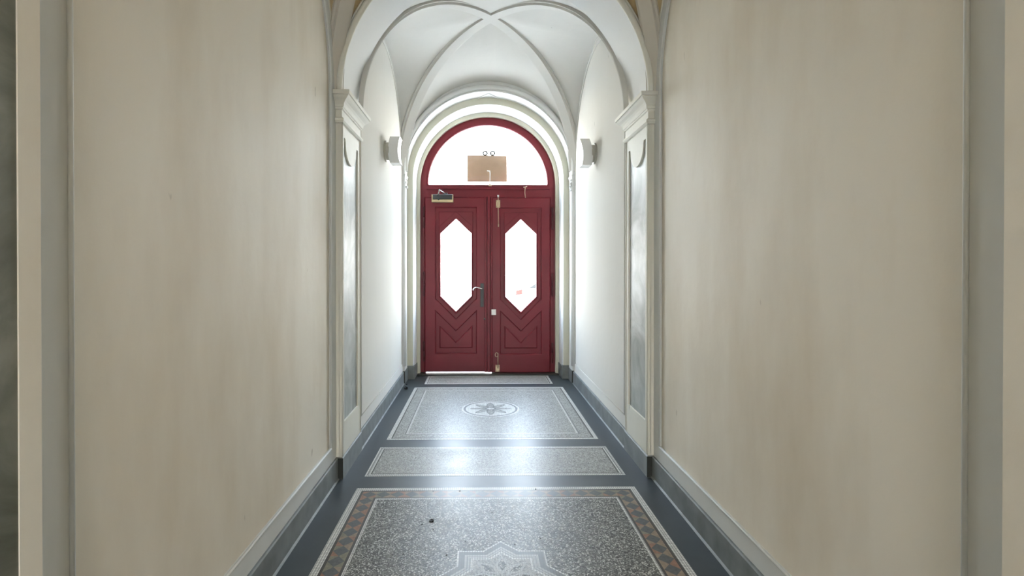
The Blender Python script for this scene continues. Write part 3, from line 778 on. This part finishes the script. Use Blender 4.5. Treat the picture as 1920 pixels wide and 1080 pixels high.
wall_lamp(-1, 4.86, 2.44, 'white bowed box lamp on the left wall near the door', 0)
wall_lamp(1, 4.86, 2.425, 'white bowed box lamp on the right wall near the door', .9)

# ================================================================== DEBRIS
def ground(px, py):
    f = F_PX; y = f*CAM_H/(py-VPY); x = (px-VPX)/(py-VPY)*CAM_H
    return x, y
def scrap(name, pos, w, d, label, cat, group=None, seed=1, hgt=.012):
    r_ = random.Random(seed); x, y = pos
    mb = MB(); n = 9; pts = []
    top = []; bot = []
    for i in range(n):
        a = 2*PI*i/n; q = r_.uniform(.55, 1.1)
        top.append((x+w*q*math.cos(a), y+d*q*math.sin(a), ZI+r_.uniform(.25, 1)*hgt)); bot.append((x+w*q*.85*math.cos(a), y+d*q*.85*math.sin(a), ZI))
    vs = top+bot+[(x, y, ZI+hgt*.5), (x, y, ZI)]
    fs = [(i, (i+1) % n, 2*n) for i in range(n)]+[(i, (i+1) % n, n+(i+1) % n, n+i) for i in range(n)]+[(n+i, n+(i+1) % n, 2*n+1) for i in range(n)]
    mb.add(vs, fs, 'dirt'); o = mb.build(name, origin=(x, y, ZI)); tag(o, label, cat, group); return o
scrap('paper_scrap', (-.815, 5.66), .028, .045, 'black crumpled scrap on the grey floor beside the left skirting', 'scrap', seed=4, hgt=.03)
scrap('dry_leaf', (-.256, 2.715), .016, .016, 'dark curled leaf bit, largest crumb on the star panel', 'leaf', seed=3, hgt=.008)
scrap('dirt_crumb', (-.84, 5.86), .012, .02, 'tiny dark crumb at the foot of the left door jamb', 'dirt', seed=9, hgt=.012)
CR = [(862, 921.7, 'tiny black crumb on the far lozenge border, left of its middle'), (812, 922, 'tiny black crumb on the far lozenge border, furthest left'),
      (1004.8, 919, 'tiny black crumb on the far lozenge border, furthest right'), (872.5, 1017, 'tiny black crumb just above the upper left corner of the star'),
      (736, 1041, 'tiny black crumb, left one of a pair left of the star'), (755.8, 1040, 'tiny black crumb, right one of a pair left of the star'),
      (837, 1042, 'tiny black crumb close beside the left edge of the star'), (791, 984, 'tiny black crumb just left below the dark leaf bit'),
      (812, 993.5, 'tiny black crumb straight below the dark leaf bit'), (980, 992.5, 'tiny black crumb right above the tip of the star'),
      (1013.8, 1012, 'tiny black crumb above the upper right corner of the star'), (965.8, 1023, 'tiny black crumb beside the right flank of the star tip'),
      (923, 962.7, 'lone tiny black crumb midway between far border and star tip')]
for i, (px, py, lb) in enumerate(CR):
    scrap('dirt_crumb', ground(px, py), R_.uniform(.004, .006), R_.uniform(.004, .006), lb, 'dirt', 'dirt crumbs on the star panel', seed=20+i, hgt=.003)

# ================================================================== STREET OUTSIDE
mb = MB(); mb.add([(-30, 6.62, -.37), (30, 6.62, -.37), (30, 60, -.37), (-30, 60, -.37)], [(0, 1, 2, 3)], 'pavement')
mb.add([(-30, -40, -.37), (30, -40, -.37), (30, 6.62, -.37), (-30, 6.62, -.37)], [(0, 1, 2, 3)], 'pavement')
mb.box(XC-1.1, XC+1.1, 6.54, 7.0, -.37, 0.0, 'pavement')
struct(mb.build('ground'), 'bright pavement outside the door panes', 'ground')

# parked car across the street, seen blown out through the panes
car = empty('parked_car', (3.35, 19.0, -.37)); tag(car, 'white parked car faintly visible through the door panes', 'car')
def CP(l): return [(3.35-x, z_-.37) for x, z_ in l]
body = CP([(-2.1, .28), (-2.1, .62), (-1.95, .78), (-1.25, .90), (-.75, 1.34), (-.45, 1.44), (.75, 1.45), (1.25, 1.36), (1.75, .98), (2.02, .92), (2.1, .72), (2.1, .30),
           (1.68, .28)]+[(1.35+.33*math.cos(PI*i/8), .30+.33*math.sin(PI*i/8)) for i in range(9)]+[(-.95, .26)]+[(-1.30+.33*math.cos(PI*i/8), .30+.33*math.sin(PI*i/8)) for i in range(9)])
mb = MB(); prism(mb, body, [], 18.2, 19.8, .04, 'car_paint'); mb.build('body', car)
for wp in ([(-1.02, .93), (-.66, 1.30), (-.40, 1.38), (.10, 1.38), (.10, .93)], [(.17, .93), (.17, 1.38), (.70, 1.38), (1.12, 1.30), (1.62, .95)]):
    mb = MB(); prism(mb, CP(wp), [], 18.185, 18.21, .006, 'car_glass'); mb.build('side_window', car)
for wx in (-1.30, 1.35):
    for yy in (18.22, 19.60):
        mb = MB(); n = 28; cxw, czw = 3.35-wx, .31-.37
        mb.sweep([[(cxw+r_*math.cos(2*PI*i/n), y_, czw+r_*math.sin(2*PI*i/n)) for r_, y_ in ((.2, yy), (.30, yy), (.31, yy+.03), (.31, yy+.17), (.30, yy+.2), (.2, yy+.2))] for i in range(n)], 'rubber', closed=True)
        wo_ = mb.build('wheel', car)
        mb = MB(); mb.tube([(cxw, yy+.01, czw), (cxw, yy+.19, czw)], .2, 'alu', 24); mb.build('wheel_rim', wo_)
mb = MB(); prism(mb, CP([(1.84, .74), (2.09, .70), (2.06, .88), (1.84, .92)]), [], 18.185, 18.30, .006, 'car_red'); mb.build('tail_light', car)
mb = MB(); prism(mb, CP([(.22, .84), (.40, .84), (.40, .87), (.22, .87)]), [], 18.17, 18.21, .004, 'alu'); mb.build('door_handle', car)
